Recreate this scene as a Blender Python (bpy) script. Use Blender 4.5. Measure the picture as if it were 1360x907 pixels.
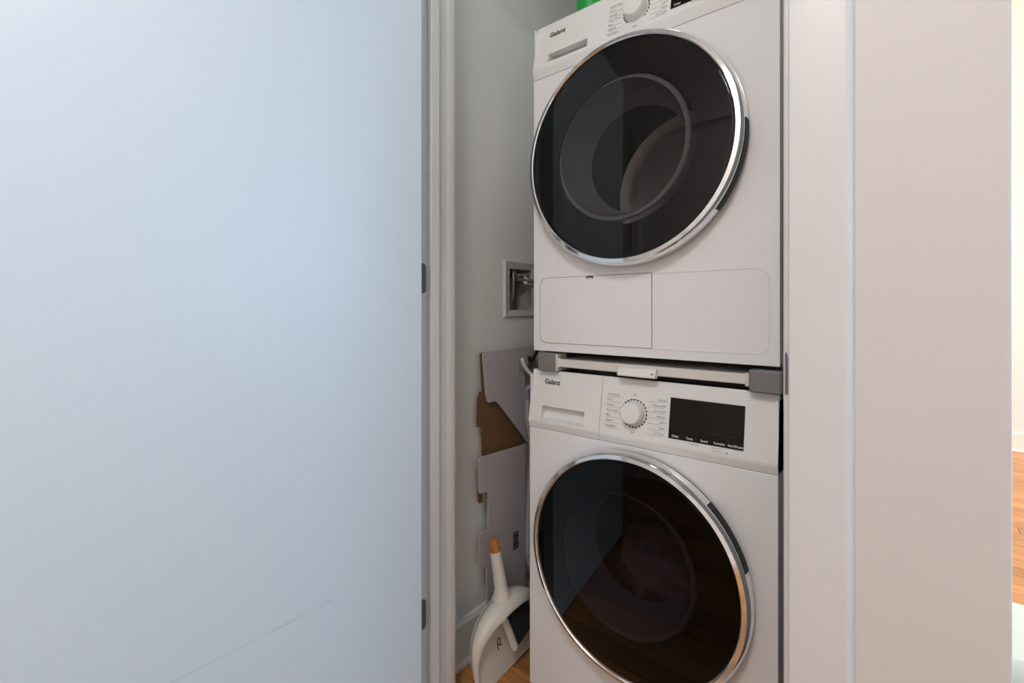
import bpy, bmesh, math, random
from mathutils import Vector, Matrix, noise
random.seed(7)
for o in list(bpy.data.objects): bpy.data.objects.remove(o)
C = bpy.context.scene.collection
S = bpy.context.scene

# ---------------------------------------------------------------- camera
F = 630.0                                   # focal length in pixels of the 1360 px frame
NN = math.hypot(750, F); CC, SS = 750 / NN, F / NN
HC = 1.01                                   # lens height
cam = bpy.data.cameras.new('camera'); cam_o = bpy.data.objects.new('camera', cam); C.objects.link(cam_o)
cam.sensor_fit = 'HORIZONTAL'; cam.sensor_width = 36; cam.lens = 36 * F / 1360
cam.shift_y = -42.5 / 1360; cam.clip_start = .02
cam_o.location = (0, 0, HC); cam_o.rotation_euler = (math.pi / 2, 0, math.asin(SS))
S.camera = cam_o
# ---------------------------------------------------------------- world, lights, exposure
w = bpy.data.worlds.new('world'); S.world = w; w.use_nodes = True
w.node_tree.nodes['Background'].inputs[0].default_value = (.75, .86, 1, 1)
w.node_tree.nodes['Background'].inputs[1].default_value = 1.0
S.view_settings.view_transform = 'Standard'; S.view_settings.look = 'None'
S.view_settings.exposure = -0.14; S.view_settings.gamma = 1; S.view_settings.use_curve_mapping = False
def area(name, loc, rot, sx, sy, energy, col):
    l = bpy.data.lights.new(name, 'AREA'); l.shape = 'RECTANGLE'; l.size = sx; l.size_y = sy
    l.energy = energy; l.color = col
    o = bpy.data.objects.new(name, l); C.objects.link(o); o.location = loc; o.rotation_euler = rot
    return o
PI = math.pi
area('window_daylight', (3.33, .72, 1.55), (0, PI / 2, 0), 1.3, 1.4, 47, (.16, .60, 1))
area('window_sunlight', (3.33, 3.75, 1.45), (0, PI / 2, 0), 1.4, 1.4, 255, (1, .95, .86))
area('hall_lamp_light', (-.06, -.50, 2.33), (0, 0, 0), .4, .4, 18.5, (.985, .955, .935))
area('closet_lamp_light', (-.45, .98, 2.34), (0, 0, 0), .12, .12, 1.6, (.88, 1, .98))

# ---------------------------------------------------------------- helpers
def ray(px, py):
    a = (px - 680) / F
    return (a * CC - SS, a * SS + CC, -(py - 411) / F)
def on_y(px, py, y):
    r = ray(px, py); t = y / r[1]; return Vector((r[0] * t, y, HC + r[2] * t))
def on_x(px, py, x):
    r = ray(px, py); t = x / r[0]; return Vector((x, r[1] * t, HC + r[2] * t))

def mat(name, col, rough=.5, metal=0, var=.03, scale=6, bump=0, bscale=120, coat=0, spec=.5, stretch=None):
    m = bpy.data.materials.new(name); m.use_nodes = True; nt = m.node_tree; N = nt.nodes; L = nt.links
    b = N['Principled BSDF']; b.inputs['Roughness'].default_value = rough; b.inputs['Metallic'].default_value = metal
    b.inputs['Coat Weight'].default_value = coat; b.inputs['Coat Roughness'].default_value = .08
    b.inputs['Specular IOR Level'].default_value = spec
    tc = N.new('ShaderNodeTexCoord'); src = tc.outputs['Object']
    if stretch:
        mp = N.new('ShaderNodeMapping'); mp.inputs['Scale'].default_value = stretch; L.new(src, mp.inputs[0]); src = mp.outputs[0]
    n = N.new('ShaderNodeTexNoise'); n.inputs['Scale'].default_value = scale; n.inputs['Detail'].default_value = 4
    L.new(src, n.inputs['Vector'])
    r = N.new('ShaderNodeValToRGB'); L.new(n.outputs['Fac'], r.inputs[0])
    r.color_ramp.elements[0].position = .3; r.color_ramp.elements[1].position = .7
    r.color_ramp.elements[0].color = tuple(max(0, c * (1 - var)) for c in col) + (1,)
    r.color_ramp.elements[1].color = tuple(min(1, c * (1 + var)) for c in col) + (1,)
    L.new(r.outputs[0], b.inputs['Base Color'])
    if bump:
        n2 = N.new('ShaderNodeTexNoise'); n2.inputs['Scale'].default_value = bscale; L.new(src, n2.inputs['Vector'])
        bp = N.new('ShaderNodeBump'); bp.inputs['Strength'].default_value = bump; bp.inputs['Distance'].default_value = .002
        L.new(n2.outputs['Fac'], bp.inputs['Height']); L.new(bp.outputs[0], b.inputs['Normal'])
    return m
def tinted_glass(name, tint, rough=.015, ior=1.3):
    m = bpy.data.materials.new(name); m.use_nodes = True; nt = m.node_tree; N = nt.nodes; L = nt.links
    N.remove(N['Principled BSDF']); out = N['Material Output']
    t = N.new('ShaderNodeBsdfTransparent'); g = N.new('ShaderNodeBsdfGlossy'); g.inputs['Roughness'].default_value = rough
    fr = N.new('ShaderNodeFresnel'); fr.inputs['IOR'].default_value = ior
    tc = N.new('ShaderNodeTexCoord'); n = N.new('ShaderNodeTexNoise'); n.inputs['Scale'].default_value = 14; n.inputs['Detail'].default_value = 5
    L.new(tc.outputs['Object'], n.inputs['Vector'])
    r = N.new('ShaderNodeMapRange'); r.inputs[1].default_value = .55; r.inputs[2].default_value = .75; r.inputs[3].default_value = rough; r.inputs[4].default_value = rough * 3
    L.new(n.outputs['Fac'], r.inputs[0]); L.new(r.outputs[0], g.inputs['Roughness'])
    t.inputs['Color'].default_value = tint + (1,)
    x = N.new('ShaderNodeMixShader'); L.new(fr.outputs[0], x.inputs[0]); L.new(t.outputs[0], x.inputs[1]); L.new(g.outputs[0], x.inputs[2])
    L.new(x.outputs[0], out.inputs['Surface']); return m

M = {}
M['paint'] = mat('wall_paint', (.665, .625, .605), .55, var=.012, scale=3, bump=.05, bscale=300)
M['closet_paint'] = mat('closet_paint', (.72, .72, .70), .6, var=.02, scale=3, bump=.06, bscale=300)
M['trim'] = mat('trim_paint', (.68, .665, .65), .35, var=.012, scale=4)
M['door'] = mat('door_paint', (.655, .715, .765), .38, var=.008, scale=2.5)
M['ceiling'] = mat('ceiling_paint', (.82, .81, .79), .7, var=.01)
M['enamel'] = mat('white_enamel', (.80, .79, .795), .24, var=.008, scale=3, coat=.2)
M['box_plastic'] = mat('outlet_box_plastic', (.52, .51, .50), .45, var=.03, scale=12)
M['recess'] = mat('shaded_recess', (.30, .29, .28), .55, var=.05, scale=12)  # shadow inside the box put into the colour, darker than its frame
M['plastic'] = mat('white_plastic', (.78, .765, .745), .3, var=.01, scale=4)
M['cream'] = mat('cream_plastic', (.70, .66, .60), .4, var=.03, scale=10)
M['grey'] = mat('grey_plastic', (.20, .195, .19), .5, var=.04, scale=20)
M['chrome'] = mat('chrome', (.86, .86, .87), .09, 1, var=.02, scale=4)
M['hinge'] = mat('dull_hinge_steel', (.16, .165, .17), .45, .6, var=.08, scale=30)
M['steel'] = mat('steel', (.42, .42, .42), .35, 1, var=.06, scale=30)
M['drum'] = mat('drum_steel', (.45, .45, .46), .3, 1, var=.05, scale=20)
M['black'] = mat('black_plastic', (.012, .012, .013), .35, var=.2, scale=20)
M['blackglass'] = mat('black_display_glass', (.010, .008, .006), .06, var=.15, scale=5, spec=.22)
M['key'] = mat('black_key_glass', (.004, .004, .004), .25, var=.1, scale=5)
M['ink'] = mat('dark_ink', (.03, .03, .035), .6, var=.1)
M['fineink'] = mat('grey_ink', (.34, .32, .31), .6, var=.05)
M['whiteink'] = mat('white_ink', (.62, .61, .6), .6, var=.05)
M['glass_dryer'] = tinted_glass('dryer_door_glass', (.46, .43, .42), ior=1.42)
M['glass_washer'] = tinted_glass('washer_door_glass', (.16, .145, .16), ior=1.27)
M['windowglass'] = tinted_glass('window_glass', (.95, .97, 1), 0.01, 1.45)
M['rubber'] = mat('grey_rubber', (.25, .25, .27), .45, var=.06)
M['bowl'] = mat('clear_bowl_plastic', (.48, .48, .54), .15, var=.05)
M['cloth'] = mat('laundry_cloth', (.62, .50, .55), .9, var=.12, scale=9, bump=.4, bscale=200)
M['board'] = mat('white_cardboard', (.45, .415, .425), .65, var=.04, scale=8, bump=.1, bscale=60)
M['kraft'] = mat('kraft_cardboard', (.15, .080, .030), .8, var=.12, scale=30, bump=.2, bscale=80, stretch=(1, 8, 1))
M['pan'] = mat('dustpan_plastic', (.70, .66, .60), .42, var=.05, scale=9)
M['wood_cap'] = mat('amber_wood', (.42, .17, .03), .45, var=.2, scale=30, stretch=(1, 1, .2))
M['bristle'] = mat('black_bristle', (.012, .013, .014), .6, var=.3, scale=60)
M['green'] = mat('green_plastic', (.01, .42, .06), .3, var=.05)
M['mint'] = mat('mint_fabric', (.58, .625, .59), .8, var=.03, scale=12, bump=.2, bscale=250)
M['hose'] = mat('braided_hose', (.36, .33, .31), .35, .8, var=.3, scale=260)
M['white_cable'] = mat('white_cable', (.62, .60, .60), .4, var=.03)
M['lampglass'] = mat('lamp_glass', (.9, .88, .84), .3)
def floor_mat():
    m = mat('oak_floor', (.42, .185, .055), .28, var=.22, scale=7, stretch=(1, 12, 1)); nt = m.node_tree; N = nt.nodes; L = nt.links
    oi = N.new('ShaderNodeObjectInfo'); b = N['Principled BSDF']; src = b.inputs['Base Color'].links[0].from_socket
    hs = N.new('ShaderNodeHueSaturation'); r = N.new('ShaderNodeMapRange'); r.inputs[3].default_value = .72; r.inputs[4].default_value = 1.25
    L.new(oi.outputs['Random'], r.inputs[0]); L.new(r.outputs[0], hs.inputs['Value']); L.new(src, hs.inputs['Color']); L.new(hs.outputs[0], b.inputs['Base Color'])
    return m
M['floor'] = floor_mat()
def door_scuff():
    # a faint grey scuff streak rubbed across the door face (door-local x, z)
    m = M['door']; nt = m.node_tree; N = nt.nodes; L = nt.links; b = N['Principled BSDF']; src = b.inputs['Base Color'].links[0].from_socket
    tc = N.new('ShaderNodeTexCoord'); sp = N.new('ShaderNodeSeparateXYZ'); L.new(tc.outputs['Object'], sp.inputs[0])
    def mth(op, a, bb):
        n = N.new('ShaderNodeMath'); n.operation = op
        for i, v in enumerate((a, bb)):
            if v is None: continue
            if isinstance(v, (int, float)): n.inputs[i].default_value = v
            else: L.new(v, n.inputs[i])
        return n.outputs[0]
    x0, z0, x1, z1 = SC
    k = (z1 - z0) / (x1 - x0)
    line = mth('ADD', mth('MULTIPLY', mth('SUBTRACT', sp.outputs['X'], x0), k), z0)
    d = mth('ABSOLUTE', mth('SUBTRACT', sp.outputs['Z'], line), None)
    wdt = mth('SUBTRACT', 1, mth('MINIMUM', mth('DIVIDE', d, .004), 1))
    inx = mth('MULTIPLY', mth('GREATER_THAN', sp.outputs['X'], min(x0, x1)), mth('LESS_THAN', sp.outputs['X'], max(x0, x1)))
    n = N.new('ShaderNodeTexNoise'); n.inputs['Scale'].default_value = 22; L.new(tc.outputs['Object'], n.inputs['Vector'])
    fac = mth('MULTIPLY', mth('MULTIPLY', wdt, inx), mth('MULTIPLY', mth('SUBTRACT', n.outputs['Fac'], .25), .9))
    fac = mth('MINIMUM', mth('MAXIMUM', fac, 0), 1)
    mx = N.new('ShaderNodeMix'); mx.data_type = 'RGBA'; L.new(fac, mx.inputs[0]); L.new(src, mx.inputs[6]); mx.inputs[7].default_value = (.35, .37, .38, 1)
    L.new(mx.outputs[2], b.inputs['Base Color'])

def root_loc(p):
    while p.parent: p = p.parent
    return Vector(p.location)
def obj(name, bm, m, parent=None, smooth=False, bevel=0, seg=2, local=False, origin=None, angle=40):
    me = bpy.data.meshes.new(name); bmesh.ops.recalc_face_normals(bm, faces=bm.faces)
    off = Vector((0, 0, 0))
    if parent and not local: off = root_loc(parent)
    if origin is not None: off = Vector(origin)
    if off.length: bmesh.ops.translate(bm, verts=bm.verts, vec=-off)
    bm.to_mesh(me); bm.free()
    o = bpy.data.objects.new(name, me); C.objects.link(o)
    if origin is not None and not parent: o.location = off
    if parent: o.parent = parent
    me.materials.append(M[m])
    if bevel:
        md = o.modifiers.new('bevel', 'BEVEL'); md.width = bevel; md.segments = seg; md.limit_method = 'ANGLE'; md.angle_limit = math.radians(30)
        smooth = True
    if smooth:
        for p in me.polygons: p.use_smooth = True
        try: me.set_sharp_from_angle(angle=math.radians(angle))
        except Exception: pass
    return o
def tag(o, label=None, cat=None, group=None, kind=None):
    if label: o['label'] = label
    if cat: o['category'] = cat
    if group: o['group'] = group
    if kind: o['kind'] = kind
    return o
def thing(name, label, cat, loc, rz=0):
    o = bpy.data.objects.new(name, None); C.objects.link(o); o.location = loc; o.rotation_euler = (0, 0, rz)
    o.empty_display_size = .05
    return tag(o, label, cat)
def box(bm, x0, x1, y0, y1, z0, z1):
    v = [bm.verts.new((x, y, z)) for x in (x0, x1) for y in (y0, y1) for z in (z0, z1)]
    for f in ((0, 1, 3, 2), (4, 6, 7, 5), (0, 4, 5, 1), (2, 3, 7, 6), (0, 2, 6, 4), (1, 5, 7, 3)): bm.faces.new([v[i] for i in f])
    return bm
def bx(*a): return box(bmesh.new(), *a)
def struct(name, bm, m='paint', parent=None, **k):
    o = obj(name, bm, m, parent, **k)
    if not parent: o['kind'] = 'structure'
    return o
def prism(bm, pts, ex):
    "closed polygon pts (Vectors) extruded by vector ex"
    a = [bm.verts.new(p) for p in pts]; b = [bm.verts.new(Vector(p) + Vector(ex)) for p in pts]
    bm.faces.new(a); bm.faces.new(b[::-1]); n = len(a)
    for i in range(n): bm.faces.new((a[i], b[i], b[(i + 1) % n], a[(i + 1) % n]))
    return bm
def prism_yz(bm, pts, x0, x1): return prism(bm, [Vector((x0, y, z)) for y, z in pts], (x1 - x0, 0, 0))
def lathe_y(bm, cx, cy, cz, prof, n=96, a0=0, a1=2 * PI, close=False):
    "profile of (radius, y) swept about the y axis through (cx, cy, cz)"
    full = abs(a1 - a0 - 2 * PI) < 1e-6; k = n if full else n + 1; rings = []
    for r, y in prof:
        if r < 1e-6: rings.append([bm.verts.new((cx, cy + y, cz))]); continue
        rings.append([bm.verts.new((cx + r * math.cos(a0 + (a1 - a0) * i / n), cy + y, cz + r * math.sin(a0 + (a1 - a0) * i / n))) for i in range(k)])
    pr = list(zip(rings, rings[1:])) + ([(rings[-1], rings[0])] if close else [])
    for A, B in pr:
        for i in range(n):
            j = (i + 1) % k
            if len(A) == 1 and len(B) == 1: continue
            if len(A) == 1: bm.faces.new((A[0], B[i], B[j]))
            elif len(B) == 1: bm.faces.new((A[i], B[0], A[j]))
            else: bm.faces.new((A[i], B[i], B[j], A[j]))
    if close and not full:
        bm.faces.new([r[0] for r in rings]); bm.faces.new([r[-1] for r in rings][::-1])
    return bm
def lathe_z(bm, cx, cy, prof, n=32):
    rings = []
    for r, z in prof:
        if r < 1e-6: rings.append([bm.verts.new((cx, cy, z))]); continue
        rings.append([bm.verts.new((cx + r * math.cos(2 * PI * i / n), cy + r * math.sin(2 * PI * i / n), z)) for i in range(n)])
    for A, B in zip(rings, rings[1:]):
        for i in range(n):
            j = (i + 1) % n
            if len(A) == 1: bm.faces.new((A[0], B[i], B[j]))
            elif len(B) == 1: bm.faces.new((A[i], B[0], A[j]))
            else: bm.faces.new((A[i], B[i], B[j], A[j]))
    return bm
def catmull(P, k=8):
    P = [Vector(p) for p in P]; out = []
    for i in range(len(P) - 1):
        p0, p1, p2, p3 = P[max(i - 1, 0)], P[i], P[i + 1], P[min(i + 2, len(P) - 1)]
        for j in range(k):
            t = j / k
            out.append(.5 * ((2 * p1) + (p2 - p0) * t + (2 * p0 - 5 * p1 + 4 * p2 - p3) * t * t + (3 * p1 - p0 - 3 * p2 + p3) * t ** 3))
    return out + [P[-1]]
def tube(bm, P, r, n=12, rr=None):
    "round tube along points P; r number or list of radii"
    rings = []
    for i, p in enumerate(P):
        p = Vector(p); t = (Vector(P[min(i + 1, len(P) - 1)]) - Vector(P[max(i - 1, 0)])).normalized()
        u = t.cross(Vector((0, 0, 1)));
        if u.length < .05: u = t.cross(Vector((1, 0, 0)))
        u.normalize(); v = t.cross(u); q = r[i] if isinstance(r, (list, tuple)) else r
        rings.append([bm.verts.new(p + (u * math.cos(2 * PI * k / n) + v * math.sin(2 * PI * k / n)) * q) for k in range(n)])
    for A, B in zip(rings, rings[1:]):
        for k in range(n): bm.faces.new((A[k], B[k], B[(k + 1) % n], A[(k + 1) % n]))
    bm.faces.new(rings[0]); bm.faces.new(rings[-1][::-1]); return bm
def text(name, s, size, mw, m, parent, align='LEFT', bold=0):
    "flat print: text outline turned into a mesh; mw places it in the world"
    cu = bpy.data.curves.new(name, 'FONT'); cu.body = s; cu.size = size; cu.align_x = align; cu.align_y = 'CENTER'; cu.extrude = .00012; cu.offset = bold
    cu.resolution_u = 3
    to = bpy.data.objects.new('tmp', cu); C.objects.link(to); dg = bpy.context.evaluated_depsgraph_get()
    me = bpy.data.meshes.new_from_object(to.evaluated_get(dg)); bpy.data.objects.remove(to)
    me.transform(Matrix.Translation(-root_loc(parent)) @ mw); me.materials.clear(); me.materials.append(M[m])
    o = bpy.data.objects.new(name, me); C.objects.link(o); o.parent = parent; return o

# ---------------------------------------------------------------- the setting
YF, YB = .712, .811            # front and back of the closet's front wall
XL, XR = -.90, -.1292          # opening
ZC = 2.40; HB = -.85           # ceiling, hall back wall
XO = .0814                     # outer corner of the closet
fl = struct('floor', bx(-2.3, 3.5, -1.0, 5.0, -.06, -.018), 'floor')
pl_mesh = {}
def plank(x0, x1, y, wd=.083):
    ln = round(x1 - x0, 2)
    if ln not in pl_mesh:
        bm = bx(0, ln - .0012, .0006, wd - .0006, -.018, 0)
        bmesh.ops.bevel(bm, geom=[e for e in bm.edges if all(v.co.z > -.001 for v in e.verts)], offset=.0012, segments=1, affect='EDGES')
        o = obj('plank', bm, 'floor', fl); pl_mesh[ln] = o.data
    else:
        o = bpy.data.objects.new('plank', pl_mesh[ln]); C.objects.link(o); o.parent = fl
    o.location = (x0, y, 0)
y = -.96; row = 0; count = 0
while y < 4.9:
    x = -2.3 + (row % 5) * -.33
    while x < 3.45:
        ln = (1.2, 1.6, 1.4)[(row + int(x * 3)) % 3]
        x1 = min(x + ln, 3.5); xs = max(x, -2.3)
        if x1 - xs > .1: plank(xs, x1, y); count += 1
        x += ln
    y += .083; row += 1
struct('ceiling', bx(-2.3, 3.5, -1.0, 5.0, ZC, ZC + .08), 'ceiling')
# closet front wall: left of opening, over it, and the short return right of it
struct('wall_front_left', bx(-2.3, XL - .018, YF, YB, 0, ZC))
struct('wall_front_header', bx(XL - .018, XR + .018, YF, YB, 2.07, ZC))
struct('wall_front_right', bx(XR + .018, XO, YF, YB, 0, ZC), bevel=.003)
bm = bmesh.new()                            # wall with the outlet box's hole in it
for q in ((YB, 1.150, 0, ZC), (1.275, 1.85, 0, ZC), (1.150, 1.275, 0, 1.003), (1.150, 1.275, 1.146, ZC)): box(bm, -1.07, -.982, *q)
box(bm, -1.09, -1.07, YB, 1.85, 0, ZC)
struct('wall_closet_left', bm, 'closet_paint')
struct('wall_closet_back', bx(-1.07, XO, 1.75, 1.85, 0, ZC), 'closet_paint')
struct('wall_closet_right', bx(-.005, XO, YB, 1.75, 0, ZC), 'closet_paint')
struct('wall_far', bx(-2.3, 3.5, 4.9, 5.0, 0, ZC))
struct('wall_left', bx(-2.4, -2.3, -1.0, 5.0, 0, ZC))
# hall wall behind the camera, with a closed door in it
struct('wall_hall_left', bx(-2.3, -1.27, HB - .1, HB, 0, ZC)); struct('wall_hall_right', bx(-.45, 3.5, HB - .1, HB, 0, ZC))
struct('wall_hall_header', bx(-1.27, -.45, HB - .1, HB, 2.07, ZC))
d2 = struct('door_2', bx(-1.268, -.452, HB - .06, HB - .02, .012, 2.068), 'trim', bevel=.002)
obj('doorknob', lathe_y(bmesh.new(), -.52, HB - .02, .93, [(0, 0), (.032, 0), (.031, .006), (.012, .010), (.011, .035), (.024, .045), (.027, .055), (.022, .066), (0, .069)], 32), 'steel', d2, smooth=True)
# window wall to the right, two openings
def window_wall():
    bm = bmesh.new()
    for a, b, c, d in ((-1.0, 0, 0, ZC), (1.45, 3.0, 0, ZC), (4.5, 5.0, 0, ZC), (0, 1.45, 0, .7), (0, 1.45, 2.2, ZC), (3.0, 4.5, 0, .7), (3.0, 4.5, 2.2, ZC)):
        box(bm, 3.4, 3.5, a, b, c, d)
    struct('wall_right', bm)
    for i, (a, b) in enumerate(((0, 1.45), (3.0, 4.5))):
        bm = bmesh.new()
        for p in ((a, b, .7, .75), (a, b, 2.15, 2.2), (a, a + .05, .75, 2.15), (b - .05, b, .75, 2.15), (a, b, 1.43, 1.47)):
            box(bm, 3.43, 3.47, *p)
        wd = struct('window_%d' % (i + 1), bm, 'trim')
        for z0, z1 in ((.75, 1.43), (1.47, 2.15)): obj('pane', bx(3.448, 3.452, a + .05, b - .05, z0, z1), 'windowglass', wd)
window_wall()
# jambs with stops and trims
def jamb_left():
    bm = bx(XL - .018, XL, YF, YB, 0, 2.07); j = struct('trim_1', bm, 'trim', bevel=.0015)
    obj('door_stop', bx(XL, XL + .016, .7505, .777, 0, 2.07), 'trim', j, bevel=.002)
    obj('inner_casing', prism(bmesh.new(), [Vector((a, b, 0)) for a, b in ((XL - .07, YB), (XL - .003, YB), (XL - .001, .822), (XL + .001, .838), (XL - .003, .848), (XL - .009, .8535), (XL - .07, .8535))], (0, 0, 2.12)), 'trim', j, smooth=True)
    # hinge leaves let into the rabbet
    for zc in (.275, 1.085, 1.90):
        pts = []; h, w0, w1, r = .036, .7135, .7462, .009
        for (cy, cz, a) in ((w1 - r, zc - h + r, -PI / 2), (w1 - r, zc + h - r, 0)):
            for k in range(6): pts.append((cy + r * math.cos(a + k * PI / 10), cz + r * math.sin(a + k * PI / 10)))
        pts += [(w0, zc + h), (w0, zc - h)]
        lf = obj('hinge_leaf', prism_yz(bmesh.new(), pts, XL - .001, XL + .0016), 'hinge', j)
        lf['label'] = 'grey steel hinge leaf'
        obj('hinge_knuckle', lathe_z(bmesh.new(), XL - .002, YF - .007, [(0, zc - h), (.006, zc - h), (.006, zc + h), (0, zc + h)], 12), 'steel', j, smooth=True)
jamb_left()
def jamb_right():
    j = struct('trim_2', bx(XR, XR + .018, YF, YB, 0, 2.07), 'trim', bevel=.003)
    obj('door_stop', bx(XR - .004, XR, .7505, .777, 0, 2.07), 'trim', j, bevel=.002)
    bm = bmesh.new(); prism(bm, [Vector((a, b, 0)) for a, b in ((-.1205, YF), (-.1205, .699), (-.1195, .6975), (-.0612, .6965), (-.0585, .6970), (-.0560, .6985), (-.0538, .7010), (-.0524, .7045), (-.0520, .708), (-.0520, YF))], (0, 0, 2.13))
    obj('casing', bm, 'trim', j, smooth=True, angle=50)
    bm = bmesh.new(); zc = .926; h = .029
    box(bm, XR - .0010, XR, YF + .004, YF + .030, zc - h, zc + h)
    # lip of the strike curling over the jamb edge
    q = [Vector((XR + .0024, YF - .0012, zc + k_ * h)) for k_ in (-.97, -.4, .4, .85)] + [Vector((XR + .0036, YF - .0012, zc + .98 * h))] + [Vector((XR + .0058, YF - .0012, zc + k_ * h)) for k_ in (.75, .3, -.3, -.97)]
    prism(bm, q, (0, .0016, 0))
    box(bm, XR + .0030, XR + .0046, YF - .0016, YF - .0010, zc - .3 * h, zc + .25 * h)
    st = obj('strike_plate', bm, 'hinge', j); st['label'] = 'worn metal strike plate'
jamb_right()
struct('trim_3', bx(XL, XR, YF, YB, 2.05, 2.07), 'trim')
struct('trim_4', bx(XL - .075, XL - .008, YF - .015, YF, 0, 2.13), 'trim', bevel=.004)
bm = bmesh.new(); box(bm, -1.33, -1.27, HB, HB + .016, 0, 2.13); box(bm, -.45, -.39, HB, HB + .016, 0, 2.13); box(bm, -1.27, -.45, HB, HB + .016, 2.07, 2.13)
struct('trim_5', bm, 'trim', bevel=.004)
def baseboard(name, p, q, n, mt='trim', h=.13):
    "profile board from p to q along the wall, n points into the room"
    p, q, n = Vector(p), Vector(q), Vector(n)
    prof = [(0, 0), (.018, 0), (.018, .010), (.013, .019), (.013, h - .012), (.008, h), (0, h)]
    o = struct(name, prism(bmesh.new(), [p + n * a + Vector((0, 0, b)) for a, b in prof], q - p), mt)
    return o
baseboard('baseboard_closet', (-.982, .86, 0), (-.982, 1.75, 0), (1, 0, 0), 'closet_paint')
baseboard('baseboard_far', (XO, 4.9, 0), (3.4, 4.9, 0), (0, -1, 0), h=.14)
baseboard('baseboard_hall', (-2.3, HB, 0), (-1.33, HB, 0), (0, 1, 0)); baseboard('baseboard_hall_right', (-.39, HB, 0), (3.4, HB, 0), (0, 1, 0))
# ceiling lamp of the hall
t = thing('ceiling_lamp', 'flush white ceiling lamp of the hallway in front of the closet', 'lamp', (-.06, -.50, ZC))
obj('base', lathe_z(bmesh.new(), -.06, -.50, [(0, 2.375), (.06, 2.375), (.06, ZC), (0, ZC)]), 'trim', t)
t2 = thing('closet_lamp', 'small round white lamp on the closet ceiling above the dryer', 'lamp', (-.45, .98, ZC))
obj('base', lathe_z(bmesh.new(), -.45, .98, [(0, 2.36), (.07, 2.36), (.075, 2.37), (.075, ZC), (0, ZC)]), 'trim', t2, smooth=True)
obj('rose', lathe_z(bmesh.new(), -.06, -.50, [(0, 2.355), (.14, 2.355), (.15, 2.37), (.15, ZC), (0, ZC)]), 'trim', t, smooth=True)

# ---------------------------------------------------------------- the open door
TH = math.radians(100)
e = Vector((math.cos(TH), -math.sin(TH), 0)); nrm = Vector((math.sin(TH), math.cos(TH), 0)); piv = Vector((-.899, .7115, 0))
def door_local(px, py):
    "where the line of sight meets the inner face of the door, in door coordinates"
    r = Vector(ray(px, py)); o = piv + nrm * .041 - Vector((0, 0, HC)); t = o.dot(nrm) / r.dot(nrm)
    h = r * t + Vector((0, 0, HC)) - piv; return h.dot(e), h.z
SC = door_local(225, 908) + door_local(442, 797); door_scuff()
d = struct('door_1', bx(.003, .757, .006, .041, .012, 2.04), 'door', bevel=.002)
d.location = piv; d.rotation_euler = (0, 0, -TH)
d['label'] = 'plain white flush door standing open on its left hinges'
def knob(s):
    bm = bmesh.new(); c = .0235; y0 = c + s * .0175
    lathe_y(bm, .697, y0, .93, [(0, 0), (.032, 0), (.031, s * .006), (.012, s * .010), (.011, s * .035), (.024, s * .045), (.027, s * .055), (.022, s * .066), (0, s * .069)], 32)
    return bm
for s in (-1,): obj('doorknob', knob(s), 'steel', d, smooth=True, local=True)

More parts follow.
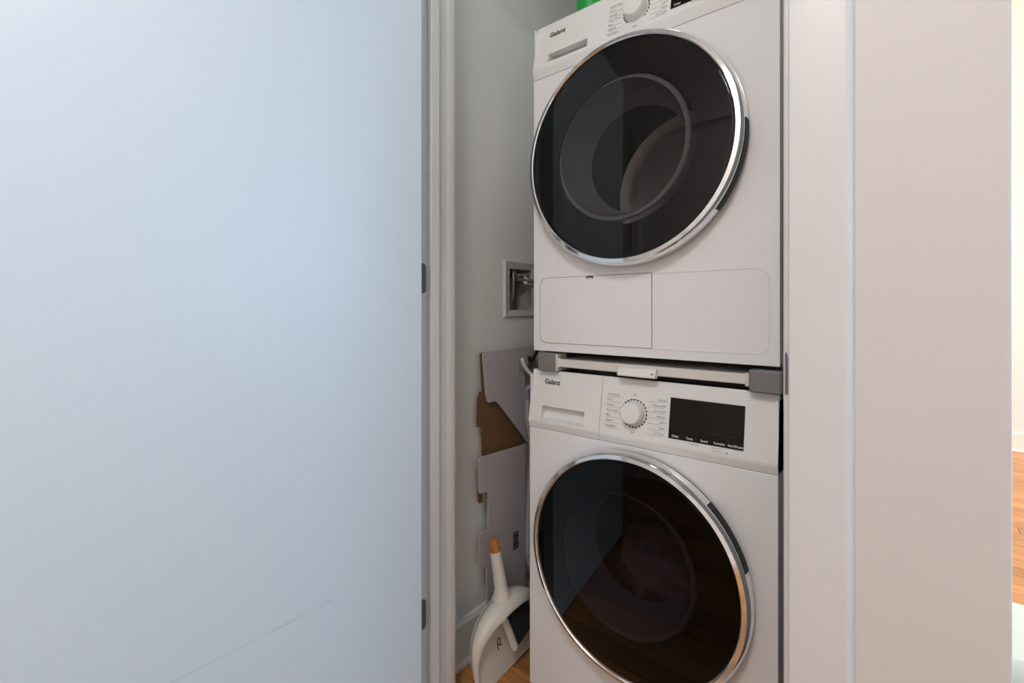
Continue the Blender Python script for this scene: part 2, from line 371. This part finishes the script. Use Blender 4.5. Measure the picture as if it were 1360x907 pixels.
# ---------------------------------------------------------------- machines
def panel_text(s, size, x, z, yfun, parent, m='fineink', align='LEFT', name='program_text', off=.0006, bold=0, tilt=10):
    mw = Matrix.Translation((x, yfun(z) - off, z)) @ Matrix.Rotation(math.radians(90 - tilt), 4, 'X')
    return text(name, s, size, mw, m, parent, align, bold)
PROG_L = ['Quick Wash', 'Wool', 'Delicate', 'Perm. Press', 'Baby', 'Hygienic', 'Rinse&Spin']
PROG_R = ['Normal', 'Heavy Duty', 'Eco Wash', 'Allergen', 'Jeans', 'Bulky', 'Tub Clean']
def machine(name, label, x0, x1, z0, zs, zp, zt, yt, cx, cz, glass, split, hand, drawer):
    """front-loading machine: body x0..x1, front plane y=1, bottom z0, seam zs, panel nose zp, top zt;
    the control panel leans back by yt at its top; round door centred on (cx, cz)"""
    Y = 1.0; YE = 1.56
    t = thing(name, label, 'dryer' if 'dryer' in name else 'washer', ((x0 + x1) / 2, 1.28, 0 if z0 < .1 else z0))
    # body: five plain sides and a front sheet with a round hole
    bm = bmesh.new(); R = .205; N = 96
    box(bm, x0, x0 + .004, Y + .004, YE, z0, zt - .012); box(bm, x1 - .004, x1, Y + .004, YE, z0, zt - .012)
    box(bm, x0, x1, YE - .004, YE, z0, zt - .012); box(bm, x0, x1, Y + .004, YE, z0, z0 + .004)
    obj('body', bm, 'enamel', t)
    bm = bmesh.new(); A = []; B = []
    cor = [math.atan2(b - cz, a - cx) for a in (x0, x1) for b in (z0, zs)]
    angs = sorted([2 * PI * i / N - PI for i in range(N)] + cor)
    for a in angs:
        ca, sa = math.cos(a), math.sin(a); k = 9
        if ca > 1e-9: k = min(k, (x1 - cx) / ca)
        if ca < -1e-9: k = min(k, (x0 - cx) / ca)
        if sa > 1e-9: k = min(k, (zs - cz) / sa)
        if sa < -1e-9: k = min(k, (z0 - cz) / sa)
        A.append((cx + R * ca, cz + R * sa)); B.append((cx + k * ca, cz + k * sa))
    rings = [[bm.verts.new((p[0], yy, p[1])) for p in Q] for Q, yy in ((A, Y + .03), (A, Y), (B, Y), (B, Y + .004))]
    n = len(angs)
    for P_, Q_ in zip(rings, rings[1:]):
        for i in range(n):
            try: bm.faces.new((P_[i], Q_[i], Q_[(i + 1) % n], P_[(i + 1) % n]))
            except ValueError: pass
    bmesh.ops.remove_doubles(bm, verts=bm.verts, dist=1e-6)
    front = obj('front_panel', bm, 'enamel', t, bevel=.0015)
    obj('top_lid', bx(x0, x1, Y + yt, YE, zt - .012, zt), 'enamel', t, bevel=.003)
    # control panel
    ynose = -.005
    def yp(z): return Y + ynose + (yt - ynose) * (z - zp) / (zt - zp)
    hx0, hx1, hz0, hz1 = drawer
    nose = zp - .0035
    def panel_profile(): return [(Y + .0005, zs + .0015), (Y + ynose + .0008, nose), (yp(zp + .002), zp + .002), (yp(zt - .003), zt - .003), (yp(zt) + .003, zt), (Y + .05, zt), (Y + .05, zs + .0015)]
    def drawer_front(xa, xb):
        bm = bmesh.new()
        prism_yz(bm, panel_profile(), xa, hx0); prism_yz(bm, panel_profile(), hx1, xb)
        prism_yz(bm, [(yp(hz1), hz1), (yp(zt - .003), zt - .003), (yp(zt) + .003, zt), (Y + .05, zt), (Y + .05, hz1)], hx0, hx1)
        prism_yz(bm, [(Y + .0005, zs + .0015), (Y + ynose + .0008, nose), (yp(zp + .002), zp + .002), (yp(hz0), hz0), (yp(hz0) + (.016 if split else .010), hz0 + .004), (yp(hz1) + (.022 if split else .040), hz1 + (0 if split else 0)), (Y + .05, hz1), (Y + .05, zs + .0015)], hx0, hx1)
        return bm
    if split:
        dr = obj('detergent_drawer', drawer_front(x0, split - .0012), 'plastic', t)
        cp = obj('control_panel', prism_yz(bmesh.new(), panel_profile(), split, x1), 'plastic', t)
        obj('panel_joint', bx(split - .0012, split, Y + .02, Y + .05, zs, zt - .002), 'ink', t)
    else:
        cp = obj('control_panel', drawer_front(x0, x1), 'plastic', t); dr = cp
    obj('seam', bx(x0 + .002, x1 - .002, Y + .002, Y + .03, zs - .002, zs + .0016), 'fineink', t)
    kz = (zp + zt) / 2 - .010; kx = -.482 if split else -.476
    panel_text('Galanz', .0178, -.7375 if split else -.721, zt - .029 if split else zt - .038, yp, dr, 'ink', name='logo_text', bold=.0004)
    # knob on the slanted panel
    T = Matrix.Translation((kx, yp(kz), kz)) @ Matrix.Rotation(math.radians(-10), 4, 'X')
    bm = lathe_y(bmesh.new(), 0, 0, 0, [(.0265, .002), (.0262, -.012), (.0245, -.0195), (.0225, -.0215), (0, -.0215)], 64); bm.transform(T)
    obj('program_knob', bm, 'plastic', t, smooth=True)
    bm = bmesh.new()
    for i in range(24):
        a = 2 * PI * i / 24; b0, b1 = a - .085, a + .085; r0, r1 = .0292, .0323
        prism(bm, [Vector((r * math.cos(q), -.0002, r * math.sin(q))) for r, q in ((r0, b0), (r1, b0), (r1, b1), (r0, b1))], (0, -.0005, 0))
    bm.transform(T); obj('dial_marks', bm, 'ink', t)
    for i in range(7):
        z = kz + .036 - i * .0118
        panel_text(PROG_L[i], .0062, kx - .070, z, yp, cp)
        panel_text(PROG_R[i], .0062, kx + .074, z, yp, cp, align='RIGHT')
        for sg, q0, q1 in ((-1, .034, .068), (1, .034, .070)):
            xa, xb = sorted((kx + sg * q0, kx + sg * q1)); zz = z - .0052
            obj('leader_line', prism(bmesh.new(), [Vector((xa, yp(zz) - .0003, zz)), Vector((xb, yp(zz) - .0003, zz)), Vector((xb, yp(zz + .0006) - .0003, zz + .0006)), Vector((xa, yp(zz + .0006) - .0003, zz + .0006))], (0, -.0002, 0)), 'fineink', cp)
    panel_text('Spin', .0062, kx, kz - .041, yp, cp, align='CENTER')
    bm = lathe_y(bmesh.new(), 0, 0, 0, [(.0027, 0), (.0034, 0), (.0034, -.0004), (.0027, -.0004)], 20, close=True)
    bm.transform(Matrix.Translation((kx - .001, yp(kz + .041) - .0002, kz + .041)) @ Matrix.Rotation(math.radians(-10), 4, 'X')); obj('power_symbol', bm, 'fineink', cp)
    # display
    dx0, dx1 = (-.399, -.249) if split else (-.3945, -.2445); dz0 = zp + .0165; dz1 = dz0 + .085
    def slab(xa, xb, za, zb, o0, o1): return prism_yz(bmesh.new(), [(yp(za) - o1, za), (yp(zb) - o1, zb), (yp(zb) - o0, zb), (yp(za) - o0, za)], xa, xb)
    dp = obj('display', slab(dx0, dx1, dz0, dz1, -.002, .0010), 'blackglass', t)
    wk = (dx1 - dx0) / 5
    obj('key_line', slab(dx0, dx1, dz0 + .0225, dz0 + .0237, .001, .0012), 'key', dp)
    for i, s in enumerate(('Delay', 'Temp', 'Speed', 'Function', 'Start/Pause')):
        if i: obj('key_line', slab(dx0 + wk * i - .0005, dx0 + wk * i + .0005, dz0 + .013, dz0 + .0225, .001, .0012), 'key', dp)
        panel_text(s, .0062, dx0 + wk * (i + .5), dz0 + .0058, yp, dp, 'whiteink', 'CENTER', 'key_text', .0014, bold=.00015)
    panel_text('Fresh Hold', .0045, dx0 + .055, dz0 - .005, yp, cp, align='CENTER')
    panel_text('Hold 3 sec.', .0042, dx0 + .100, dz0 - .004, yp, cp, align='CENTER')
    panel_text('Child Lock', .0042, dx0 + .100, dz0 - .0095, yp, cp, align='CENTER')
    # small padlock sign
    zz = dz0 - .0095; bm = bmesh.new(); box(bm, dx0 + .1175, dx0 + .1215, yp(zz) - .0007, yp(zz) - .0002, zz - .002, zz + .001)
    obj('lock_symbol', bm, 'fineink', cp)
    # porthole door
    door = obj('door_rim', lathe_y(bmesh.new(), cx, Y, cz, [(.2405, -.037), (.2405, -.0415), (.2425, -.0435), (.2505, -.0415), (.2545, -.0365), (.2565, -.030), (.2572, -.012), (.252, -.010), (.236, -.012)], 144, close=True), 'chrome', t, smooth=True, angle=35)
    obj('gasket', lathe_y(bmesh.new(), cx, Y, cz, [(.215, -.012), (.2535, -.0105), (.2535, -.0005), (.215, -.0005)], 96, close=True), 'black', door)
    gl = obj('door_glass', lathe_y(bmesh.new(), cx, Y, cz, [(.2404, -.0400), (.2385, -.0412), (.2365, -.04155), (.233, -.0416), (.20, -.0419), (.15, -.0423), (.10, -.0426), (.05, -.0428), (0, -.0429)], 120), glass, door, smooth=True, angle=80)
    obj('door_mask', lathe_y(bmesh.new(), cx, Y, cz, [(.166, -.034), (.2395, -.034), (.2395, -.013), (.166, -.013)], 96, close=True), 'black', door)
    # grip: dark inset on the outer edge of the rim
    a0, a1 = hand
    obj('grip', lathe_y(bmesh.new(), cx, Y, cz, [(.2562, -.0315), (.2578, -.0300), (.2585, -.0115), (.255, -.0105)], 28, a0, a1, close=True), 'bristle', door, smooth=True)
    # inner bowl of the door and the drum behind it
    obj('door_bowl', lathe_y(bmesh.new(), cx - .010, Y, cz + .008, [(.1635, -.026), (.161, -.030), (.153, -.029), (.142, .03), (.128, .075), (.132, .077), (.147, .03), (.156, -.020)], 96, close=True), 'bowl', door, smooth=True)
    obj('drum', lathe_y(bmesh.new(), cx, Y, cz, [(.205, .03), (.205, .06), (.235, .07), (.235, .42), (.20, .44), (0, .45)], 64), 'drum', t, smooth=True)
    if z0 < .1:
        for fx in (x0 + .05, x1 - .05):
            for fy in (1.06, 1.50):
                obj('foot', lathe_z(bmesh.new(), fx, fy, [(0, 0), (.022, 0), (.022, .008), (.012, .010), (.012, z0 + .002), (0, z0 + .002)], 20), 'black', t)
    return t, yp, door
dryer, ypd, dd = machine('tumble_dryer', 'white front-loading dryer stacked on top, with round dark glass door and access flap', -.7645, -.1865, .9025, 1.6135, 1.6375, 1.762, .0205,
        -.495, 1.365, 'glass_dryer', None, (math.radians(-38), math.radians(2)), (-.7185, -.601, 1.6485, 1.671))
washer, ypw, wd_ = machine('washing_machine', 'white front-loading washer standing on the floor beneath the stacked dryer', -.7785, -.1895, .016, .698, .7176, .850, .018,
        -.484, .4345, 'glass_washer', -.5665, (math.radians(17), math.radians(47)), (-.7395, -.6105, .7235, .759))
# access flap, latch and pressed outline on the dryer's lower front
Y = 1.0
def rrect(xa, xb, za, zb, rl, rr, k=6):
    P_ = []
    for (x, z, r, a) in ((xb - rr, zb - rr, rr, 0), (xa + rl, zb - rl, rl, PI / 2), (xa + rl, za + rl, rl, PI), (xb - rr, za + rr, rr, 1.5 * PI)):
        P_ += [(x + r * math.cos(a + PI / 2 * i / k), z + r * math.sin(a + PI / 2 * i / k)) for i in range(k + 1)]
    return P_
def frame(inner, outer, y0, y1):
    bm = bmesh.new(); n = len(inner)
    a = [[bm.verts.new((x, yy, z)) for x, z in Q] for Q, yy in ((inner, y0), (inner, y1), (outer, y1), (outer, y0))]
    for P_, Q_ in zip(a, a[1:] + a[:1]):
        for i in range(n): bm.faces.new((P_[i], Q_[i], Q_[(i + 1) % n], P_[(i + 1) % n]))
    return bm
obj('flap_gap', frame(rrect(-.7435, -.4374, .9245, 1.0905, .020, .001), rrect(-.7447, -.4362, .9233, 1.0917, .021, .001), Y - .0006, Y), 'grey', dryer)
fp = obj('access_flap', prism(bmesh.new(), [Vector((x, Y - .0008, z)) for x, z in rrect(-.7433, -.4376, .9247, 1.0903, .020, .001)], (0, .0008, 0)), 'enamel', dryer)
obj('latch', bx(-.6035, -.5845, Y - .0013, Y - .0007, 1.0845, 1.0905), 'black', fp)
obj('latch_catch', bx(-.6005, -.5875, Y - .0016, Y - .0012, 1.0848, 1.0873), 'trim', fp)
obj('pressed_outline', frame(rrect(-.4362, -.207, .926, 1.089, .001, .022), rrect(-.4362, -.204, .923, 1.092, .001, .025), Y - .0010, Y), 'enamel', dryer, bevel=.0005)
# laundry in the washer's drum: one crumpled heap of cloth
bm = bmesh.new(); bmesh.ops.create_icosphere(bm, subdivisions=5, radius=1)
for v in bm.verts:
    p = v.co.copy(); k = 1 + .22 * noise.noise(p * 2.3) + .16 * (1 - abs(noise.noise(p * 4.1 + Vector((3, 1, 7))) * 2)) - .08 + .06 * noise.noise(p * 9)
    v.co = Vector((p.x * .15 * k, p.y * .12 * k, p.z * .115 * k)) + Vector((-.455, 1.20, .345))
la = obj('laundry', bm, 'cloth', None, smooth=True, origin=(-.455, 1.20, .22), angle=180)
tag(la, 'crumpled pale laundry heap behind the round glass of the lower washer', 'laundry')

# ---------------------------------------------------------------- stacking kit with pull-out shelf
k = thing('stacking_kit', 'grey and cream stacking bracket with pull-out shelf between washer and dryer', 'bracket', (-.47, 1.28, .850))
obj('end_block', bx(-.7505, -.697, 1.0, 1.05, .850, .8985), 'grey', k, bevel=.002)
obj('end_cap', bx(-.697, -.6925, 1.003, 1.05, .852, .896), 'cream', k, bevel=.001)
obj('end_block', bx(-.2395, -.1825, .995, 1.05, .850, .8945), 'grey', k, bevel=.004)
for a, b in ((-.7505, -.715), (-.217, -.1825)): obj('side_rail', bx(a, b, 1.05, 1.54, .850, .9025), 'grey', k)
sh = obj('shelf', bx(-.690, -.247, 1.006, 1.45, .863, .8835), 'cream', k, bevel=.002)
obj('roller', lathe_z(bmesh.new(), -.2445, 1.008, [(0, .860), (.004, .860), (.004, .886), (0, .886)], 14), 'cream', sh, smooth=True)
obj('roller', lathe_z(bmesh.new(), -.6905, 1.008, [(0, .862), (.003, .862), (.003, .886), (0, .886)], 14), 'cream', sh, smooth=True)
hd = obj('pull_handle', prism_yz(bmesh.new(), [(1.007, .858), (.992, .858), (.990, .861), (.998, .8765), (1.002, .879), (1.012, .879)], -.517, -.4265), 'plastic', sh, bevel=.0012)
obj('screw', lathe_y(bmesh.new(), -.4335, .9935, .8675, [(0, -.002), (.0025, -.002), (.003, .002), (0, .002)], 12), 'steel', hd)

# ---------------------------------------------------------------- green bottle on the dryer
g = thing('detergent_bottle', 'bright green plastic bottle standing on top of the dryer', 'bottle', (-.60, 1.085, 1.762))
gx, gy = on_y(786, 3, 1.085).x, 1.085
bm = bmesh.new(); zb = 1.762
lathe_z(bm, gx, gy, [(0, zb), (.036, zb), (.040, zb + .006), (.040, zb + .15), (.034, zb + .18), (.018, zb + .20), (.016, zb + .215), (0, zb + .215)], 40)
obj('body', bm, 'green', g, smooth=True); obj('cap', lathe_z(bmesh.new(), gx, gy, [(0, zb + .212), (.019, zb + .212), (.019, zb + .24), (0, zb + .24)], 32), 'trim', g, smooth=True)

# ---------------------------------------------------------------- utility box in the closet wall
XW = -.982
u = thing('utility_box', 'grey water outlet box sunk in the closet wall with hoses inside', 'outlet box', (XW, 1.21, .985))
def wallring(y0, y1, z0, z1, q, xa, xb):
    "mitred frame of depth: outer rect, inner rect inset q"
    bm = bmesh.new(); O = [(y0, z0), (y1, z0), (y1, z1), (y0, z1)]; I = [(y0 + q, z0 + q * .75), (y1 - q, z0 + q * .75), (y1 - q, z1 - q * .8), (y0 + q, z1 - q * .8)]
    mid = [(a + (c - a) * .15, b + (d_ - b) * .15) for (a, b), (c, d_) in zip(O, I)]
    R_ = [[bm.verts.new((xx, p[0], p[1])) for p in Q] for Q, xx in ((O, xa), (mid, xb), (I, xb - .006), (I, xa))]
    for P_, Q_ in zip(R_, R_[1:]):
        for i in range(4): bm.faces.new((P_[i], Q_[i], Q_[(i + 1) % 4], P_[(i + 1) % 4]))
    return bm
obj('frame', wallring(1.125, 1.300, .985, 1.166, .031, XW, XW + .008), 'box_plastic', u)
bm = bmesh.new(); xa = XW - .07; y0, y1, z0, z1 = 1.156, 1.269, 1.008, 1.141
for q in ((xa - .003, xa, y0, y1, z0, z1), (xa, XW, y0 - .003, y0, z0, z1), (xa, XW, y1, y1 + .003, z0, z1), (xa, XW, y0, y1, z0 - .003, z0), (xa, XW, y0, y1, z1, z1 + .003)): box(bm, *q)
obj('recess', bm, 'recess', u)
vx = XW - .02; v0 = on_x(682, 366, vx)
bm = tube(bmesh.new(), [v0 + Vector((0, .0, z)) for z in (.022, .012, -.012, -.020)], [.006, .009, .009, .007]); tube(bm, [v0 + Vector((-.04, 0, 0)), v0 + Vector((.012, 0, 0))], .007)
obj('valve', bm, 'steel', u, smooth=True)
obj('supply_pipe', tube(bmesh.new(), [v0 + Vector((0, 0, -.02)), v0 + Vector((-.005, .002, -.06)), v0 + Vector((-.02, 0, -.10))], .006), 'rubber', u, smooth=True)
for dz in (0, -.014):
    P_ = catmull([v0 + Vector((.012, .004, dz)), v0 + Vector((.035, .03, dz - .001)), on_x(700, 371, -.93) + Vector((0, 0, dz)), Vector((-.885, 1.36, 1.06 + dz)), Vector((-.86, 1.52, .95 + dz)), Vector((-.84, 1.62, .7 + dz))])
    obj('water_hose', tube(bmesh.new(), P_, .0062, 10), 'hose', u, smooth=True)['label'] = 'braided steel hose'

# ---------------------------------------------------------------- flattened carton leaning on the closet wall
ct = thing('cardboard_carton', 'flattened white cardboard carton with torn brown inside leaning on closet wall', 'carton', (-.945, 1.12, 0))
def sheet(name, pix, x, m, th=.004, low=None, lean=0):
    P_ = [on_x(a, b, x) for a, b in pix]
    if low: P_ += [Vector((x, on_x(a, 800, x).y, low_z)) for a, low_z in low]
    return obj(name, prism(bmesh.new(), P_, (-th, 0, 0)), m, ct)
XC = -.945
sheet('upper_flap', [(641, 469), (689, 462), (690, 500), (694, 540), (700, 587), (694, 578), (663, 537), (659.5, 533.5), (655, 533), (650, 535), (647.5, 533), (645.5, 525)], XC, 'board')
fm = sheet('side_flap', [(689, 462), (712, 459), (712, 500), (698, 498), (692, 490), (690, 480)], XC - .001, 'board')
sheet('side_flap', [(690, 492), (697, 494), (697, 520), (699, 560), (707, 582), (700, 587), (695, 545)], XC - .001, 'board', low=None)
sheet('inner_panel', [(641, 519), (645, 516), (660, 515), (712, 560), (712, 640), (640.5, 640), (640.5, 568), (634, 567.5), (633.5, 562), (634.5, 530), (637, 521)], XC - .012, 'kraft')
sheet('inner_panel', [(638, 470), (641, 468), (650, 468), (652, 530), (641, 530)], XC - .010, 'kraft')
lp = sheet('lower_panel', [(639, 607), (698, 590), (698, 640), (698, 700), (698, 740)], XC, 'board', low=[(698, .002), (649, .002)])
bpy.data.objects.remove(lp)
P_ = [on_x(a, b, XC) for a, b in ((639, 607), (697.5, 590))] + [Vector((XC, on_x(697.5, 700, XC).y, .004)), Vector((XC, on_x(648, 700, XC).y, .004))] + [on_x(a, b, XC) for a, b in ((646.5, 752), (636.5, 757), (635.5, 752), (637, 713), (639, 708), (648.5, 704), (648.7, 653), (646, 654), (638, 656), (636, 653), (636, 612))]
lp = obj('lower_panel', prism(bmesh.new(), P_, (-.004, 0, 0)), 'board', ct)
P_ = [Vector((XC - .004, on_x(697.6, 700, XC).y, .15)), on_x(697.6, 590, XC) - Vector((.004, 0, 0)), on_x(712, 584, XC - .02), Vector((XC - .02, on_x(712, 700, XC - .02).y, .15))]
obj('folded_side', prism(bmesh.new(), P_, (-.003, 0, 0)), 'board', ct)
sheet('brown_tab', [(635, 622), (641, 620), (641, 667), (637, 668.5), (635, 665)], XC - .006, 'kraft')
# printed marks: outlined symbol box and bar code
def ink(a, b, c, d_, m='ink'):
    p = [on_x(*q, XC) for q in (a, b, c, d_)]; return prism(bmesh.new(), p, (.0004, 0, 0))
yb0, yb1 = on_x(681.5, 715, XC).y, on_x(688.5, 715, XC).y; ztop = on_x(685, 706, XC).z; zbot = on_x(685, 729, XC).z
bm = bmesh.new(); z = ztop; i = 0
while z > zbot:
    h = (.0035, .0015, .0025, .0055, .0012, .003)[i % 6]; box(bm, XC, XC + .0004, yb0, yb1, z - h, z); z -= h + (.0010, .0018, .0008, .0012)[i % 4]; i += 1
obj('bar_code', bm, 'ink', lp)
ya, yb = on_x(678, 690, XC).y, on_x(688, 690, XC).y; za, zb2 = on_x(683, 684, XC).z, on_x(683, 701, XC).z
bm = bmesh.new()
for q in ((ya, ya + .001, zb2, za), (yb - .003, yb, za - .025, za), (ya, yb, za - .001, za), (ya, yb, zb2, zb2 + .001), (ya + .006, ya + .02, zb2 + .014, zb2 + .016), (ya + .008, ya + .010, zb2 + .006, zb2 + .03), (ya + .016, ya + .018, zb2 + .010, zb2 + .028)): box(bm, XC, XC + .0004, *q)
obj('symbol_box', bm, 'fineink', lp)
# hose and cable in the gap beside the washer
P_ = catmull([on_x(693.5, 476, -.93), on_x(695, 482, -.925), on_x(700, 491, -.92), on_x(706, 497, -.91), on_x(714, 499, -.90), (-.88, 1.36, .83)])
tag(obj('white_cord', tube(bmesh.new(), P_, .0065, 10), 'white_cable', None, smooth=True, origin=P_[0]), 'thick white cord curling through the carton beside the washer', 'cord')
P_ = catmull([on_x(707, 513, -.895), on_x(700, 517, -.905), on_x(701, 530, -.91), on_x(701, 560, -.90), on_x(706, 600, -.89), on_x(702, 680, -.89), on_x(709, 760, -.87), Vector((-.84, 1.35, .12)), Vector((-.82, 1.60, .05))])
tag(obj('drain_hose', tube(bmesh.new(), P_, .009, 12), 'rubber', None, smooth=True, origin=P_[-1]), 'grey drain hose hanging between closet wall and washer', 'hose')
P_ = catmull([on_x(703, 474, -.93), on_x(704.5, 482, -.93), on_x(702, 489, -.93), on_x(708, 476, -.935), (-.945, 1.34, .95)])  # black tube added for the darkness of the hole by the white cord
tag(obj('dark_hole_tube', tube(bmesh.new(), P_, .006, 10), 'black', None, smooth=True, origin=P_[-1]), 'black tube standing in for the dark hole beside the white cord', 'cord')

# ---------------------------------------------------------------- dustpan and brush
KX, C0 = .13, -.86
pan = thing('dustpan', 'white plastic dustpan with amber handle end propped against the carton', 'dustpan', (C0, 1.02, 0))
PC = Vector((C0 - .002, 1.014, .004)); pn = Vector((1, 0, KX)).normalized(); rot = math.radians(5)
pb = Vector((-KX, 0, 1)).normalized(); pa = Vector((0, 1, 0))
pa, pb = pa * math.cos(rot) + pb * math.sin(rot), pb * math.cos(rot) - pa * math.sin(rot)
def W(a, b, c=0): return PC + pa * a + pb * b + pn * c
HW = .130
def arch():
    L_ = [(-HW + .010, 0), (-HW + .004, .03), (-HW, .07), (-HW, .10)]
    for i in range(1, 16):
        q = PI - PI * i / 16; L_.append((HW * math.copysign(abs(math.cos(q)) ** .85, math.cos(q)), .10 + .108 * math.sin(q) ** .9))
    return L_ + [(HW, .10), (HW, .07), (HW - .004, .03), (HW - .010, 0)]
AR = arch()
def dep(b): return .006 + .048 * min(1, max(0, b / .205)) ** 1.9
bm = bmesh.new(); rows = []
for a, b in AR:
    dd_ = dep(b); s = max(0, min(1, (b - .03) / .12)); inn = .022 * max(0, min(1, (b - .08) / .12)) + .001
    n2 = Vector((a, max(0, b - .09))); n2 = n2 / max(n2.length, 1e-6)
    rows.append([bm.verts.new(W(a - n2.x * q, b - n2.y * q * (1 if b > .05 else 0), c)) for q, c in ((0, 0), (-.003, dd_ * .45), (-.001, dd_ * .8), (.006, dd_), (.007 + inn, dd_ * 1.02), (.008 + inn, dd_ * .93))])
for A, B in zip(rows, rows[1:]):
    for i in range(5): bm.faces.new((A[i], B[i], B[i + 1], A[i + 1]))
hood = obj('hood', bm, 'pan', pan, smooth=True, angle=60)
md = hood.modifiers.new('thick', 'SOLIDIFY'); md.thickness = .0025; md.offset = -1
obj('scoop', prism(bmesh.new(), [W(a, b, .001) for a, b in AR], -pn * .003), 'pan', pan)
hp = [W(-.005, .190, .016), W(-.005, .21, .020), W(-.005, .235, .022), W(-.005, .28, .022), W(-.005, .32, .022), W(-.005, .336, .022)]
obj('handle', tube(bmesh.new(), catmull(hp, 4), [.034 - .0155 * min(1, i / 8) - .0035 * (i > 8) * (i - 8) / 12 for i in range(21)], 20), 'pan', pan, smooth=True, angle=60)
cp_ = obj('handle_end', tube(bmesh.new(), [W(-.005, .334, .022), W(-.005, .341, .022), W(-.005, .362, .022), W(-.005, .369, .022)], [.0138, .0138, .0132, .010], 18), 'wood_cap', pan, smooth=True, angle=50)
cp_['label'] = 'amber brown handle end'
# stain on the scoop
bm = tube(bmesh.new(), catmull([W(-.024 + p, .085 + q, .0012) for p, q in ((-.006, -.014), (-.007, .004), (-.002, .014), (.005, .012), (.005, .003), (-.002, -.002), (.004, -.006), (.009, -.007))], 4), .0019, 6)
obj('stain', bm, 'kraft', pan, smooth=True)
br = thing('hand_brush', 'white hand brush with black bristles clipped inside the dustpan', 'brush', W(.06, .02, .03))
hb0, hb1 = W(-.016, .176, .018), W(.016, .050, .020)
bm = tube(bmesh.new(), catmull([hb0, hb0.lerp(hb1, .3), hb0.lerp(hb1, .7), hb0.lerp(hb1, .94), hb1], 4), [.010] * 3 + [.0115] * 10 + [.011, .009, .006, .002], 16)
obj('handle', bm, 'pan', br, smooth=True, angle=70)
ax = (hb1 - hb0).normalized(); sd = ax.cross(pn).normalized()
if sd.y < 0: sd = -sd
bm = bmesh.new(); ln = (hb1 - hb0).length
for i in range(15):
    for j in range(3):
        p = hb0 + ax * (ln * (.03 + .86 * i / 14)) + sd * .008 + pn * (-.010 + .010 * j)
        tube(bm, [p, p + sd * .040 + ax * .001, p + sd * (.080 + .002 * ((i * 7 + j * 3) % 3))], [.0038, .0042, .0046], 5)
bs = obj('bristles', bm, 'bristle', br, smooth=True); bs['kind'] = 'stuff'

# ---------------------------------------------------------------- mint ottoman in the room beyond
zo = .42
o = thing('ottoman', 'pale mint green padded seat on the wooden floor past the wall corner', 'ottoman', (.45, 1.30, 0))
bm = bx(.10, .95, 1.135, 1.40, .06, .30); obj('base', bm, 'mint', o, bevel=.02, seg=3)
obj('cushion', bx(.095, .955, 1.13, 1.405, .30, zo), 'mint', o, bevel=.03, seg=4)
for a in (.15, .90):
    for b in (1.18, 1.35): obj('leg', lathe_z(bmesh.new(), a, b, [(0, 0), (.015, 0), (.02, .065), (0, .065)], 12), 'wood_cap', o, smooth=True)
